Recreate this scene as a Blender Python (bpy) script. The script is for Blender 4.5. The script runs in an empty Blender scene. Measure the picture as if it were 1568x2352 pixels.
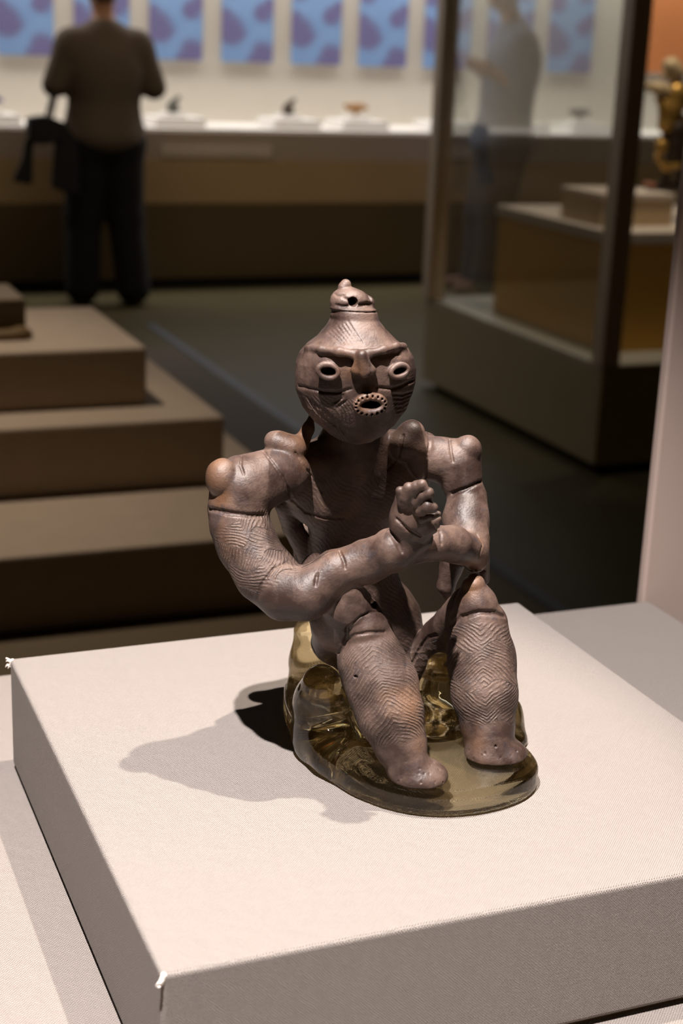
import bpy, bmesh, math, random
import numpy as np
from mathutils import Matrix, Vector
random.seed(4); rng = np.random.default_rng(4)
sc = bpy.context.scene; COL = sc.collection

# ------------------------------------------------------------------ camera
HC = 1.38                       # eye height above the gallery floor
T = 1.045                       # height of the top of the cloth block
W, H, FPX = 1568, 2352, 3498.0
def unit(v): v = np.asarray(v, float); return v/np.linalg.norm(v)
def pray(px, py): return np.array([(px-W/2)/FPX, -(py-H/2)/FPX, -1.0])
_X = unit(pray(9675, 438)); _Y = unit(pray(-688, 26)); _Y = unit(_Y-_X*(_X@_Y)); _Z = np.cross(_X, _Y)
R = np.stack([_X, _Y, _Z]); CAM = np.array([0, 0, HC])
cd = bpy.data.cameras.new('camera'); co = bpy.data.objects.new('camera', cd); COL.objects.link(co)
M4 = Matrix.Identity(4)
for i in range(3):
    for j in range(3): M4[i][j] = R[i, j]
M4.translation = Vector(CAM); co.matrix_world = M4
cd.sensor_fit = 'VERTICAL'; cd.sensor_height = 23.5; cd.lens = FPX/H*23.5
cd.clip_start = 0.02; cd.clip_end = 60
cd.dof.use_dof = True; cd.dof.focus_distance = 0.715; cd.dof.aperture_fstop = 7.1
sc.camera = co
def dirw(px, py): return R @ pray(px, py)
def at_y(px, py, y): d = dirw(px, py); return CAM+d*(y/d[1])
def at_z(px, py, z): d = dirw(px, py); return CAM+d*((z-HC)/d[2])
def depth(P): return -(R.T @ (np.asarray(P)-CAM))[2]
def to_px(P):
    v = (np.asarray(P)-CAM) @ R
    return np.stack([W/2+FPX*v[..., 0]/-v[..., 2], H/2-FPX*v[..., 1]/-v[..., 2]], -1)

# ------------------------------------------------------------------ world, lights, exposure
wd = bpy.data.worlds.new('gallery_air'); sc.world = wd; wd.use_nodes = True
bg = wd.node_tree.nodes['Background']; bg.inputs[0].default_value = (1.0, .62, .32, 1); bg.inputs[1].default_value = .014
sc.view_settings.view_transform = 'Standard'; sc.view_settings.look = 'None'
sc.view_settings.exposure = 0; sc.view_settings.gamma = 1; sc.view_settings.use_curve_mapping = False
def spot(name, loc, target, watts, col, angle, rad=.012, blend=.5):
    l = bpy.data.lights.new(name, 'SPOT'); l.energy = watts; l.color = col; l.spot_size = math.radians(angle)
    l.spot_blend = blend; l.shadow_soft_size = rad
    o = bpy.data.objects.new(name, l); COL.objects.link(o); o.location = loc
    o.rotation_euler = (Vector(target)-Vector(loc)).to_track_quat('-Z', 'Y').to_euler(); return o
def area(name, loc, target, watts, col, sx, sy, spread=180):
    l = bpy.data.lights.new(name, 'AREA'); l.energy = watts; l.color = col; l.shape = 'RECTANGLE'
    l.size = sx; l.size_y = sy; l.spread = math.radians(spread)
    o = bpy.data.objects.new(name, l); COL.objects.link(o); o.location = loc
    o.rotation_euler = (Vector(target)-Vector(loc)).to_track_quat('-Z', 'Y').to_euler(); return o
FIG = Vector((.28, .64, T+.05))
spot('warm_spot', (.47, .62, T+1.1), FIG+Vector((-.15, -.01, -.04)), 82, (1, .87, .77), 37, .009, .45)
spot('neutral_spot', (-.045, .255, T+1.1), FIG, 176, (1, .92, .89), 44, .010, .6)
spot('stair_plinth_spot', (.1, 3.2, 2.9), (.15, 2.9, .5), 120, (1, .84, .72), 58, .03, 1.0)
spot('gilt_statue_spot', (2.9, 4.4, 2.6), (3.0, 4.7, .9), 60, (1, .84, .66), 50, .02, .8)
area('wall_case_top_light', (3.4, 8.62, 2.55), (3.4, 8.84, .9), 92, (1, .93, .84), 6.5, .2)
area('gallery_ceiling_light', (2.2, 6.2, 2.9), (2.4, 7.4, 0), 13, (1, .78, .5), 3, .6)
area('visitor_side_fill', (.5, -1.5, 1.15), (.3, .5, 1.0), 1.5, (1, .56, .18), 1.2, .8)  # unseen warm fill added to brown the block's front face

# ------------------------------------------------------------------ helpers
def tag(o, label=None, cat=None, group=None, kind=None):
    if label: o['label'] = label
    if cat: o['category'] = cat
    if group: o['group'] = group
    if kind: o['kind'] = kind
    return o
def link(name, me, mat=None, parent=None):
    o = bpy.data.objects.new(name, me); COL.objects.link(o)
    if mat is not None:
        for m in (mat if isinstance(mat, (list, tuple)) else [mat]): me.materials.append(m)
    if parent is not None: o.parent = parent; o.matrix_parent_inverse = parent.matrix_basis.inverted()
    return o
def empty(name, loc, label, cat, group=None):
    o = bpy.data.objects.new(name, None); COL.objects.link(o); o.location = loc; o.empty_display_size = .05
    return tag(o, label, cat, group)
def add_box(bm, a, b, bev=0, seg=2):
    a = np.minimum(a, b)*1.0, np.maximum(a, b)*1.0
    lo, hi = a
    r = bmesh.ops.create_cube(bm, size=1)
    for v in r['verts']:
        v.co = Vector([lo[i]+(hi[i]-lo[i])*(v.co[i]+.5) for i in range(3)])
    if bev: bmesh.ops.bevel(bm, geom=[e for e in bm.edges if all(v in r['verts'] for v in e.verts)], offset=bev, segments=seg, affect='EDGES', profile=.5)
def box(name, a, b, mat, parent=None, bev=.004, seg=2):
    bm = bmesh.new(); add_box(bm, np.array(a, float), np.array(b, float), bev, seg)
    me = bpy.data.meshes.new(name); bm.to_mesh(me); bm.free()
    if bev:
        for p in me.polygons: p.use_smooth = p.area < 1e-9
    return link(name, me, mat, parent)

def new_mat(name):
    m = bpy.data.materials.new(name); m.use_nodes = True; nt = m.node_tree
    return m, nt, nt.nodes['Principled BSDF']
def N(nt, t, **kw):
    n = nt.nodes.new(t)
    for k, v in kw.items():
        if k in n.inputs.keys() if isinstance(k, str) else False: n.inputs[k].default_value = v
        else: setattr(n, k, v)
    return n
def mth(nt, op, a, b=None, c=None):
    n = nt.nodes.new('ShaderNodeMath'); n.operation = op
    for i, v in enumerate((a, b, c)):
        if v is None: continue
        if isinstance(v, (int, float)): n.inputs[i].default_value = v
        else: nt.links.new(v, n.inputs[i])
    return n.outputs[0]
def mixc(nt, f, a, b, mode='MIX'):
    n = nt.nodes.new('ShaderNodeMix'); n.data_type = 'RGBA'; n.blend_type = mode
    for s, v in ((n.inputs[0], f), (n.inputs[6], a), (n.inputs[7], b)):
        if isinstance(v, (int, float)): s.default_value = v
        elif isinstance(v, tuple): s.default_value = (*v[:3], 1)
        else: nt.links.new(v, s)
    return n.outputs[2]
def noise(nt, vec, scale, detail=3, rough=.5):
    n = nt.nodes.new('ShaderNodeTexNoise'); n.inputs['Scale'].default_value = scale
    n.inputs['Detail'].default_value = detail; n.inputs['Roughness'].default_value = rough
    nt.links.new(vec, n.inputs['Vector']); return n.outputs['Fac']
def ramp(nt, f, lo, hi):
    n = nt.nodes.new('ShaderNodeMapRange'); n.inputs[1].default_value = lo; n.inputs[2].default_value = hi
    nt.links.new(f, n.inputs[0]); return n.outputs[0]
def bump(nt, bs, h, dist, strength=1.0):
    b = nt.nodes.new('ShaderNodeBump'); b.inputs['Distance'].default_value = dist; b.inputs['Strength'].default_value = strength
    nt.links.new(h, b.inputs['Height']); nt.links.new(b.outputs[0], bs.inputs['Normal']); return b
def plain(name, col, rough=.6, metal=0, var=.12, scale=6, bmp=0, spec=.5):
    m, nt, bs = new_mat(name); geo = nt.nodes.new('ShaderNodeNewGeometry')
    f = noise(nt, geo.outputs['Position'], scale, 4)
    c = mixc(nt, f, tuple(x*(1-var) for x in col), tuple(min(1, x*(1+var)) for x in col))
    nt.links.new(c, bs.inputs['Base Color']); bs.inputs['Roughness'].default_value = rough; bs.inputs['Metallic'].default_value = metal
    bs.inputs['Specular IOR Level'].default_value = spec
    if bmp: bump(nt, bs, noise(nt, geo.outputs['Position'], scale*12, 3), bmp)
    return m
def cloth(name, col, pitch, depthm=.0003, contrast=.25):
    """woven linen stretched on a board: two thread directions, in each face's own plane"""
    m, nt, bs = new_mat(name); geo = nt.nodes.new('ShaderNodeNewGeometry')
    sep = nt.nodes.new('ShaderNodeSeparateXYZ'); nt.links.new(geo.outputs['Position'], sep.inputs[0])
    sn = nt.nodes.new('ShaderNodeSeparateXYZ'); nt.links.new(geo.outputs['Normal'], sn.inputs[0])
    x, y, z = sep.outputs; nx, ny, nz = [mth(nt, 'ABSOLUTE', o) for o in sn.outputs]
    up = mth(nt, 'GREATER_THAN', nz, .7); sx = mth(nt, 'GREATER_THAN', nx, .7)
    a = mth(nt, 'ADD', mth(nt, 'MULTIPLY', x, mth(nt, 'SUBTRACT', 1, sx)), mth(nt, 'MULTIPLY', y, sx))
    b = mth(nt, 'ADD', mth(nt, 'MULTIPLY', y, up), mth(nt, 'MULTIPLY', z, mth(nt, 'SUBTRACT', 1, up)))
    wob = mth(nt, 'MULTIPLY', mth(nt, 'SUBTRACT', noise(nt, geo.outputs['Position'], 140, 2), .5), pitch*.9)
    k = 2*math.pi/pitch
    pa = mth(nt, 'MULTIPLY', mth(nt, 'ADD', a, wob), k); pb = mth(nt, 'MULTIPLY', mth(nt, 'ADD', b, wob), k)
    sa = mth(nt, 'SINE', pa); sb = mth(nt, 'SINE', pb)
    w = mth(nt, 'MULTIPLY', sa, sb)                            # over and under
    h = mth(nt, 'ADD', mth(nt, 'MULTIPLY', w, .5), mth(nt, 'MULTIPLY', mth(nt, 'ADD', mth(nt, 'ABSOLUTE', sa), mth(nt, 'ABSOLUTE', sb)), .35))
    sl = noise(nt, geo.outputs['Position'], 900, 2)
    h2 = mth(nt, 'ADD', h, mth(nt, 'MULTIPLY', sl, .5))
    f = ramp(nt, h2, -.3, 1.1); blot = noise(nt, geo.outputs['Position'], 22, 3)
    c = mixc(nt, f, tuple(v*(1-contrast) for v in col), col)
    c = mixc(nt, mth(nt, 'MULTIPLY', blot, .25), c, tuple(v*.8 for v in col))
    nt.links.new(c, bs.inputs['Base Color']); bs.inputs['Roughness'].default_value = .9; bs.inputs['Specular IOR Level'].default_value = .15
    bump(nt, bs, h2, depthm); return m

# ------------------------------------------------------------------ a small sculpting volume (distance field + surface nets)
class Vol:
    def __init__(s, lo, hi, vox):
        s.lo = np.array(lo, float); s.vox = vox; s.n = np.ceil((np.array(hi)-s.lo)/vox).astype(int)+1
        s.D = np.full(s.n, 1.0, np.float32); s.B = np.full(s.n, 1.0, np.float32); s.I = np.zeros(s.n, np.uint8)
    def crop(s, lo, hi):
        a = np.clip(np.floor((np.array(lo)-s.lo)/s.vox).astype(int), 0, s.n); b = np.clip(np.ceil((np.array(hi)-s.lo)/s.vox).astype(int)+1, 0, s.n)
        sl = tuple(slice(a[i], b[i]) for i in range(3))
        ax = [(s.lo[i]+np.arange(a[i], b[i])*s.vox).astype(np.float32) for i in range(3)]
        return sl, ax[0][:, None, None], ax[1][None, :, None], ax[2][None, None, :]
    def put(s, fn, lo, hi, ident=0, k=.0008, mode='add'):
        m = abs(k)+3*s.vox; sl, x, y, z = s.crop(np.array(lo)-m, np.array(hi)+m)
        if min(s.D[sl].shape) == 0: return
        d = fn(x, y, z).astype(np.float32); D = s.D[sl]
        if mode == 'add':
            B = s.B[sl]; I = s.I[sl]; q = d < B; I[q] = ident; B[q] = d[q]
            h = np.maximum(k-np.abs(D-d), 0)/k; s.D[sl] = np.minimum(D, d)-h*h*k*.25
        else:
            d = -d; h = np.maximum(k-np.abs(D-d), 0)/k; s.D[sl] = np.maximum(D, d)+h*h*k*.25
    def cone(s, a, b, ra, rb, ident=0, k=.0008, mode='add', flat=None):
        a = np.array(a, float); b = np.array(b, float); ab = b-a; L2 = max(ab@ab, 1e-12); r = max(ra, rb)
        def fn(x, y, z):
            t = np.clip(((x-a[0])*ab[0]+(y-a[1])*ab[1]+(z-a[2])*ab[2])/L2, 0, 1)
            dx = x-a[0]-t*ab[0]; dy = y-a[1]-t*ab[1]; dz = z-a[2]-t*ab[2]
            q = dx*dx+dy*dy+dz*dz
            if flat is not None:
                n, f = flat; w = dx*n[0]+dy*n[1]+dz*n[2]; q = q+w*w*(1/f/f-1)
            return (np.sqrt(q)-(ra+(rb-ra)*t))*(1 if flat is None else flat[1]**.5)
        s.put(fn, np.minimum(a, b)-r, np.maximum(a, b)+r, ident, k, mode)
    def ell(s, c, ax, r, ident=0, k=.0008, mode='add'):
        c = np.array(c, float); A = np.array(ax, float); r = np.array(r, float); m = r.max()
        def fn(x, y, z):
            q = 0
            for i in range(3): q = q+(((x-c[0])*A[i][0]+(y-c[1])*A[i][1]+(z-c[2])*A[i][2])/r[i])**2
            return (np.sqrt(q)-1)*r.min()
        s.put(fn, c-m, c+m, ident, k, mode)
    def sample(s, P):
        g = (np.asarray(P)-s.lo)/s.vox; g = np.clip(g, 0, s.n-1.001); i = g.astype(int); f = g-i; out = 0
        for a in (0, 1):
            for b in (0, 1):
                for c in (0, 1):
                    w = (f[..., 0] if a else 1-f[..., 0])*(f[..., 1] if b else 1-f[..., 1])*(f[..., 2] if c else 1-f[..., 2])
                    out = out+w*s.D[i[..., 0]+a, i[..., 1]+b, i[..., 2]+c]
        return out
    def grad(s, P):
        e = s.vox; g = np.stack([s.sample(P+np.eye(3)[i]*e)-s.sample(P-np.eye(3)[i]*e) for i in range(3)], -1)
        return g/np.maximum(np.linalg.norm(g, axis=-1, keepdims=True), 1e-9)
    def hit(s, px, py):
        """the point of the sculpted surface that the sight line through a photo pixel meets"""
        d = unit(dirw(px, py)); t = np.arange(.55, .95, s.vox*.5); P = CAM+d*t[:, None]
        ok = np.all((P > s.lo) & (P < s.lo+(s.n-1)*s.vox), axis=1); v = np.where(ok, s.sample(P), 1)
        i = np.argmax(v < 0); return P[i] if v[i] < 0 else None
    def mesh(s):
        D = s.D; S = D < 0; n = s.n
        mixed = np.zeros(n-1, bool)
        lo = S[:-1, :-1, :-1]
        for a in (0, 1):
            for b in (0, 1):
                for c in (0, 1):
                    mixed |= S[a:n[0]-1+a, b:n[1]-1+b, c:n[2]-1+c] != lo
        ci = np.argwhere(mixed); idx = np.full(n-1, -1, np.int32); idx[tuple(ci.T)] = np.arange(len(ci))
        pos = np.zeros((len(ci), 3)); cnt = np.zeros(len(ci))
        cor = [(a, b, c) for a in (0, 1) for b in (0, 1) for c in (0, 1)]
        for p in cor:
            for ax in range(3):
                if p[ax]: continue
                q = list(p); q[ax] = 1
                d0 = D[tuple((ci+p).T)]; d1 = D[tuple((ci+q).T)]; m = (d0 < 0) != (d1 < 0)
                t = np.where(m, d0/np.where(m, d0-d1, 1), 0)
                pt = np.array(p, float)[None]+np.eye(3)[ax]*t[:, None]
                pos[m] += pt[m]; cnt[m] += 1
        V = s.lo+(ci+pos/cnt[:, None])*s.vox
        Q = []
        for ax in range(3):
            u, v = [(1, 2), (2, 0), (0, 1)][ax]
            A = [slice(None)]*3; Bs = [slice(None)]*3; A[ax] = slice(0, -1); Bs[ax] = slice(1, None)
            e = np.argwhere(S[tuple(A)] != S[tuple(Bs)]); e = e[(e[:, u] > 0) & (e[:, v] > 0) & (e[:, u] < n[u]-1) & (e[:, v] < n[v]-1)]
            o = np.zeros((4, 3), int); o[1][u] = -1; o[2][u] = -1; o[2][v] = -1; o[3][v] = -1
            q = np.stack([idx[tuple((e+o[i]).T)] for i in range(4)], 1)
            fl = S[tuple(e.T)]; q[~fl] = q[~fl][:, ::-1]; Q.append(q)
        Q = np.concatenate(Q)
        I = s.I[tuple((ci+np.round(pos/cnt[:, None]).astype(int)).T)]
        return V, Q, I
def np_mesh(name, V, Q, normals=None, attrs=None):
    me = bpy.data.meshes.new(name); me.vertices.add(len(V)); me.vertices.foreach_set('co', np.ascontiguousarray(V, np.float32).ravel())
    me.loops.add(Q.size); me.loops.foreach_set('vertex_index', Q.astype(np.int32).ravel())
    me.polygons.add(len(Q)); me.polygons.foreach_set('loop_start', np.arange(0, Q.size, Q.shape[1], dtype=np.int32))
    me.update(calc_edges=True)
    me.polygons.foreach_set('use_smooth', np.ones(len(Q), bool))
    for k, a in (attrs or {}).items():
        at = me.attributes.new(k, 'FLOAT', 'POINT'); at.data.foreach_set('value', np.ascontiguousarray(a, np.float32))
    if normals is not None: me.normals_split_custom_set_from_vertices(normals.tolist())
    return me
def split_mesh(V, Q, I, ids):
    """the faces whose identity is in ids, with their own compact vertex list"""
    fi = np.sort(I[Q], axis=1)[:, 1]; q = Q[np.isin(fi, ids)]; used, inv = np.unique(q, return_inverse=True)
    return used, inv.reshape(q.shape)

#MATERIALS
LINEN = cloth('linen_cloth', (.345, .31, .287), .00125, .0006, .34)
LINEN_FAR = plain('gallery_linen', (.44, .35, .25), .9, var=.08, scale=20)
DARKPANEL = plain('dark_fascia', (.17, .13, .08), .7, var=.1, scale=2, spec=.12)
MIDPANEL = plain('tan_fascia', (.60, .45, .27), .7, var=.1, scale=2)
GREYPANEL = plain('grey_fascia', (.60, .52, .48), .45, var=.1, scale=2)
BLACK = plain('black_recess', (.006, .006, .007), .7)
WHITE = plain('white_wall', (.72, .68, .62), .8, var=.03)
SHELFW = plain('white_shelf', (.82, .80, .78), .6, var=.02)
ORANGE = plain('orange_panel', (.88, .31, .11), .7, var=.08)
BASEM = plain('olive_base', (.42, .37, .25), .5, var=.1)
FLOOR = plain('olive_floor', (.075, .064, .034), .5, var=.15, scale=3, spec=.12)
METAL = plain('grey_metal_post', (.66, .57, .48), .5, .1, var=.1)
MAUVE = plain('mauve_post', (.36, .28, .245), .5, var=.08, scale=4)
CREAM = plain('cream_board', (.74, .64, .55), .8, var=.03)
OCHRE = plain('ochre_side', (.78, .43, .09), .75, var=.12, scale=3)

# ================================================================== SETTING
def pane(name, a, b, mat, parent): return box(name, a, b, mat, parent, 0)
def glass_mat(name, refl=1.0, veil=.02, tint=(.97, .98, .97)):
    m, nt, bs = new_mat(name); nt.nodes.remove(bs); out = nt.nodes['Material Output']
    tr = nt.nodes.new('ShaderNodeBsdfTransparent'); tr.inputs[0].default_value = (*tint, 1)
    gl = nt.nodes.new('ShaderNodeBsdfGlossy'); gl.inputs['Roughness'].default_value = .02
    fr = nt.nodes.new('ShaderNodeFresnel'); fr.inputs[0].default_value = 1.45
    m1 = nt.nodes.new('ShaderNodeMixShader'); nt.links.new(mth(nt, 'MULTIPLY', fr.outputs[0], refl), m1.inputs[0])
    nt.links.new(tr.outputs[0], m1.inputs[1]); nt.links.new(gl.outputs[0], m1.inputs[2])
    df = nt.nodes.new('ShaderNodeBsdfDiffuse'); df.inputs[0].default_value = (.8, .8, .78, 1)  # whitish diffuse share imitates the reflections veiling the panes
    m2 = nt.nodes.new('ShaderNodeMixShader'); m2.inputs[0].default_value = veil
    nt.links.new(m1.outputs[0], m2.inputs[1]); nt.links.new(df.outputs[0], m2.inputs[2])
    nt.links.new(m2.outputs[0], out.inputs[0]); return m
GLASS = glass_mat('case_glass', .45); GLASS_VEIL = glass_mat('veiled_case_glass', .45, .035)

tag(box('floor', (-5, -3, -.05), (11, 9.6, 0), FLOOR, bev=0), kind='structure')
tag(box('wall_back', (-5, 8.9, 0), (11, 9.0, 3.1), WHITE, bev=0), kind='structure')
tag(box('ceiling', (-5, -3, 3.1), (11, 9.6, 3.15), DARKPANEL, bev=0), kind='structure')
tag(box('streak_strip_1', (1.90, 2.0, 0), (1.945, 7.2, .004), plain('pale_floor_streak', (.09, .105, .13), .6, spec=.2), bev=0), 'narrow pale strip standing in for a bluish streak along the olive floor', None, kind='structure')  # strip added in place of the bluish streak across the floor

# long wall case
wc = empty('wall_showcase', (3, 8.3, 0), 'long built-in wall showcase with grey and tan fascia under a bright white shelf', 'showcase')
box('kick_board', (-4, 8.28, 0), (10, 8.9, .05), BLACK, wc, 0)
box('lower_panel', (-4, 8.262, .05), (10, 8.9, .462), DARKPANEL, wc, .004)
box('middle_panel', (-4, 8.28, .462), (10, 8.9, .70), MIDPANEL, wc, .004)
box('upper_panel', (-4, 8.30, .70), (10, 8.9, .855), GREYPANEL, wc, .004)
box('shelf', (-4, 8.31, .855), (10, 8.9, .868), SHELFW, wc, .002)
box('head_panel', (-4, 8.30, 2.6), (10, 8.9, 3.08), DARKPANEL, wc, .004)
pl = plain('caption_plate_face', (.80, .72, .68), .4)
for x0, x1 in ((2.28, 2.92), (3.95, 4.45)): box('caption_plate', (x0, 8.285, .715), (x1, 8.30, .775), pl, wc, .002)

# blue printed hanging panels
def print_mat():
    m, nt, bs = new_mat('blue_blotched_print'); tc = nt.nodes.new('ShaderNodeTexCoord')
    nz = nt.nodes.new('ShaderNodeTexNoise'); nz.inputs['Scale'].default_value = 9; nt.links.new(tc.outputs['Object'], nz.inputs['Vector'])
    ad = nt.nodes.new('ShaderNodeVectorMath'); ad.operation = 'MULTIPLY_ADD'; nt.links.new(nz.outputs['Color'], ad.inputs[0]); ad.inputs[1].default_value = (.07, 0, .07); nt.links.new(tc.outputs['Object'], ad.inputs[2])
    fac = None
    for (x, z, r) in ((-.10, .17, .095), (-.15, .24, .07), (.10, .045, .085), (.04, .01, .05), (.09, .275, .062), (.13, .31, .05), (-.11, .42, .07), (.08, .50, .08), (-.04, .66, .08), (.09, .78, .08), (-.1, .9, .09), (.08, 1.05, .09)):
        d = nt.nodes.new('ShaderNodeVectorMath'); d.operation = 'DISTANCE'; nt.links.new(ad.outputs[0], d.inputs[0]); d.inputs[1].default_value = (x+.035, 0, z+.035)
        f = nt.nodes.new('ShaderNodeMapRange'); f.inputs[1].default_value = r*1.15; f.inputs[2].default_value = r*.6; nt.links.new(d.outputs['Value'], f.inputs[0])
        fac = f.outputs[0] if fac is None else mth(nt, 'MAXIMUM', fac, f.outputs[0])
    nz2 = noise(nt, tc.outputs['Object'], 7, 2); sky = mixc(nt, nz2, (.19, .34, .70), (.30, .50, .86))
    nt.links.new(mixc(nt, fac, sky, (.19, .18, .40)), bs.inputs['Base Color']); bs.inputs['Roughness'].default_value = .7; return m
PRINT = print_mat()
for i in range(3, 12):
    x0 = 1.508-3*.433+i*.4325
    c = Vector((x0+.157, 8.885, 1.217))
    bm = bmesh.new(); add_box(bm, np.array((-.157, -.006, 0)), np.array((.157, .006, 1.25)), .001, 1)
    me = bpy.data.meshes.new('hanging_print'); bm.to_mesh(me); bm.free(); o = link('hanging_print', me, PRINT); o.location = c
    n = i-3
    where = {0: 'at the left picture edge, left of the standing visitor', 1: 'directly behind the neck of the grey-shirted visitor', 2: 'touching the right shoulder of the grey-shirted visitor',
             3: 'second free one right of the grey-shirted visitor', 4: 'above the left small white riser and figurine knob', 5: 'above the riser with the orange object', 6: 'cut by the thin back post of the glass showcase',
             7: 'behind the glass, left of the blue-grey visitor', 8: 'behind the glass, right of the blue-grey visitor'}.get(n, 'outside the picture on the same wall')
    tag(o, 'blue and purple blotched print panel '+where, 'wall print', 'blue print panels on the far wall')
op = box('orange_wall_panel', (5.68, 8.87, 1.235), (7.2, 8.895, 2.5), ORANGE, bev=.002); tag(op, 'flat orange wall panel beyond the gilt statue', 'wall panel')

def blob_mesh(name, fn, lo, hi, vox, mat, parent=None):
    v = Vol(lo, hi, vox); fn(v); V, Q, I = v.mesh(); return link(name, np_mesh(name, V, Q), mat, parent)
E3 = np.eye(3)
def small_artifact(name, c, kind, mat, label):
    c = np.array(c, float)
    def fn(v):
        if kind == 0:
            v.ell(c+(0, 0, .03), E3, (.035, .03, .03), k=.01); v.cone(c+(-.01, 0, .05), c+(.035, 0, .085), .018, .012, k=.01); v.cone(c+(-.02, 0, .0), c+(-.02, 0, .03), .012, .012, k=.01); v.cone(c+(.02, 0, .0), c+(.02, 0, .03), .012, .012, k=.01)
        else:
            v.ell(c+(0, 0, .05), E3, (.06, .025, .026), k=.01); v.cone(c+(-.045, 0, .05), c+(-.075, 0, .065), .02, .008, k=.01); v.cone(c+(0, 0, .0), c+(0, 0, .05), .012, .012, k=.01); v.cone(c+(.04, 0, .06), c+(.075, 0, .045), .014, .008, k=.01)
    o = blob_mesh(name, fn, c-(.11, .06, .0), c+(.11, .06, .13), .006, mat); return tag(o, label, 'artifact')
BRN = plain('dark_brown_clay', (.07, .05, .035), .6); OCH2 = plain('dull_ochre', (.16, .10, .035), .8); ORC = plain('orange_clay', (.40, .20, .07), .6); GRC = plain('grey_clay', (.10, .10, .085), .6); PUR = plain('violet_glaze', (.07, .05, .22), .4)
items = [(1.40, 'far left, beside the tote bag', PUR, 1, 'small violet object on a white riser left of the tote bag'),
         (2.43, 'right beside the standing visitor', GRC, 0, 'tiny grey object on the white riser beside the standing visitor'),
         (3.12, 'in the middle of the wall case', BRN, 0, 'small dark brown object on the white riser above the topknot'),
         (3.545, 'under the orange object', ORC, 1, 'small orange-brown object on a white riser of the wall case'),
         (4.13, 'beside the thin glass-case post', GRC, 0, 'small grey object just beside the thin back post of the glass showcase'),
         (4.62, 'behind the blue-grey visitor', BRN, 1, 'low dark brown object seen by the blue-grey visitor'),
         (5.06, 'behind glass, right of the blue-grey visitor', GRC, 1, 'low grey-green object behind glass right of the blue-grey visitor')]
for x, w, m, k, lab in items:
    r = box('display_riser', (x-.145, 8.42, .868), (x+.145, 8.72, .915), SHELFW, bev=.003); tag(r, 'low white display riser '+w, 'riser', 'white risers in the wall case')
    r2 = box('display_block', (x-.07, 8.52, .915), (x+.06, 8.66, .935), SHELFW, r, .002)
    small_artifact('small_artifact', (x, 8.59, .935), k, m, lab)

# stepped plinth at left
sp = empty('stepped_plinth', (0, 3, 0), 'large brown stepped display plinth in three tiers at the left behind the block', 'plinth')
box('base', (-2.2, 2.1, 0), (1.40, 4.9, .36), DARKPANEL, sp, .006)
box('lower_tier', (-1.6, 2.51, .36), (1.05, 4.3, .50), LINEN_FAR, sp, .006)
box('middle_tier', (-1.4, 2.853, .50), (.918, 3.75, .64), LINEN_FAR, sp, .006)
box('upper_tier', (-1.2, 2.986, .64), (.792, 3.474, .761), LINEN_FAR, sp, .006)
p0 = at_z(60, 772, .761); p1 = at_z(-10, 772, .761)
rb = box('small_dark_plinth', (p0[0]-.45, 3.14, .761), (p0[0], 3.34, .84), DARKPANEL, bev=.004); tag(rb, 'small dark brown block on the top tier at the left picture edge', 'block')
def oc(v):
    c = at_z(15, 775, .765); v.ell(c+(0, 0, .005), E3, (.05, .02, .012), k=.01); v.ell(c+(.03, 0, .008), E3, (.018, .015, .015), k=.01)
c = at_z(15, 775, .765); tag(blob_mesh('flat_artifact', oc, c-(.08, .05, .006), c+(.08, .05, .04), .004, OCH2), 'small flat ochre object before the dark block on the top tier', 'artifact')

# glass showcase at right
gs = empty('glass_showcase', (3.3, 4.9, 0), 'free-standing square glass showcase with dark olive base and metal corner posts', 'showcase')
box('kick_board', (2.72, 4.31, 0), (4.2, 5.6, .03), BLACK, gs, 0)
box('base', (2.68, 4.264, .03), (4.26, 5.66, .36), BASEM, gs, .005)
box('base_rim', (2.68, 4.264, .36), (4.26, 5.66, .372), plain('pale_rim', (.42, .40, .33), .4), gs, .002)
for x, y in ((2.70, 4.284), (2.70, 5.64), (4.24, 4.284), (4.24, 5.64)): box('corner_post', (x-.034, y-.034, .372), (x+.034, y+.034, 2.7), METAL, gs, .003)
pane('glass_pane', (2.694, 4.312, .372), (2.702, 5.612, 2.68), GLASS_VEIL, gs); pane('glass_pane', (2.728, 4.28, .372), (4.212, 4.288, 2.68), GLASS, gs)
pane('glass_pane', (2.728, 5.636, .372), (4.212, 5.644, 2.68), GLASS, gs)
box('top_frame', (2.66, 4.24, 2.7), (4.28, 5.68, 2.8), METAL, gs, .004)
ip = empty('inner_plinth', (3.2, 4.8, .372), 'ochre-sided plinth with cream top standing inside the glass showcase', 'plinth')
box('body', (2.80, 4.47, .372), (3.75, 5.30, .745), OCHRE, ip, .004)
box('top_board', (2.79, 4.46, .745), (3.76, 5.31, .785), CREAM, ip, .004)
ub = empty('statue_block', (3.1, 4.75, .785), 'small tan block with cream top carrying the gilt statue', 'block')
box('body', (2.84, 4.62, .785), (3.13, 4.9, .875), MIDPANEL, ub, .003); box('top_board', (2.835, 4.615, .875), (3.135, 4.905, .897), CREAM, ub, .003)
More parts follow.
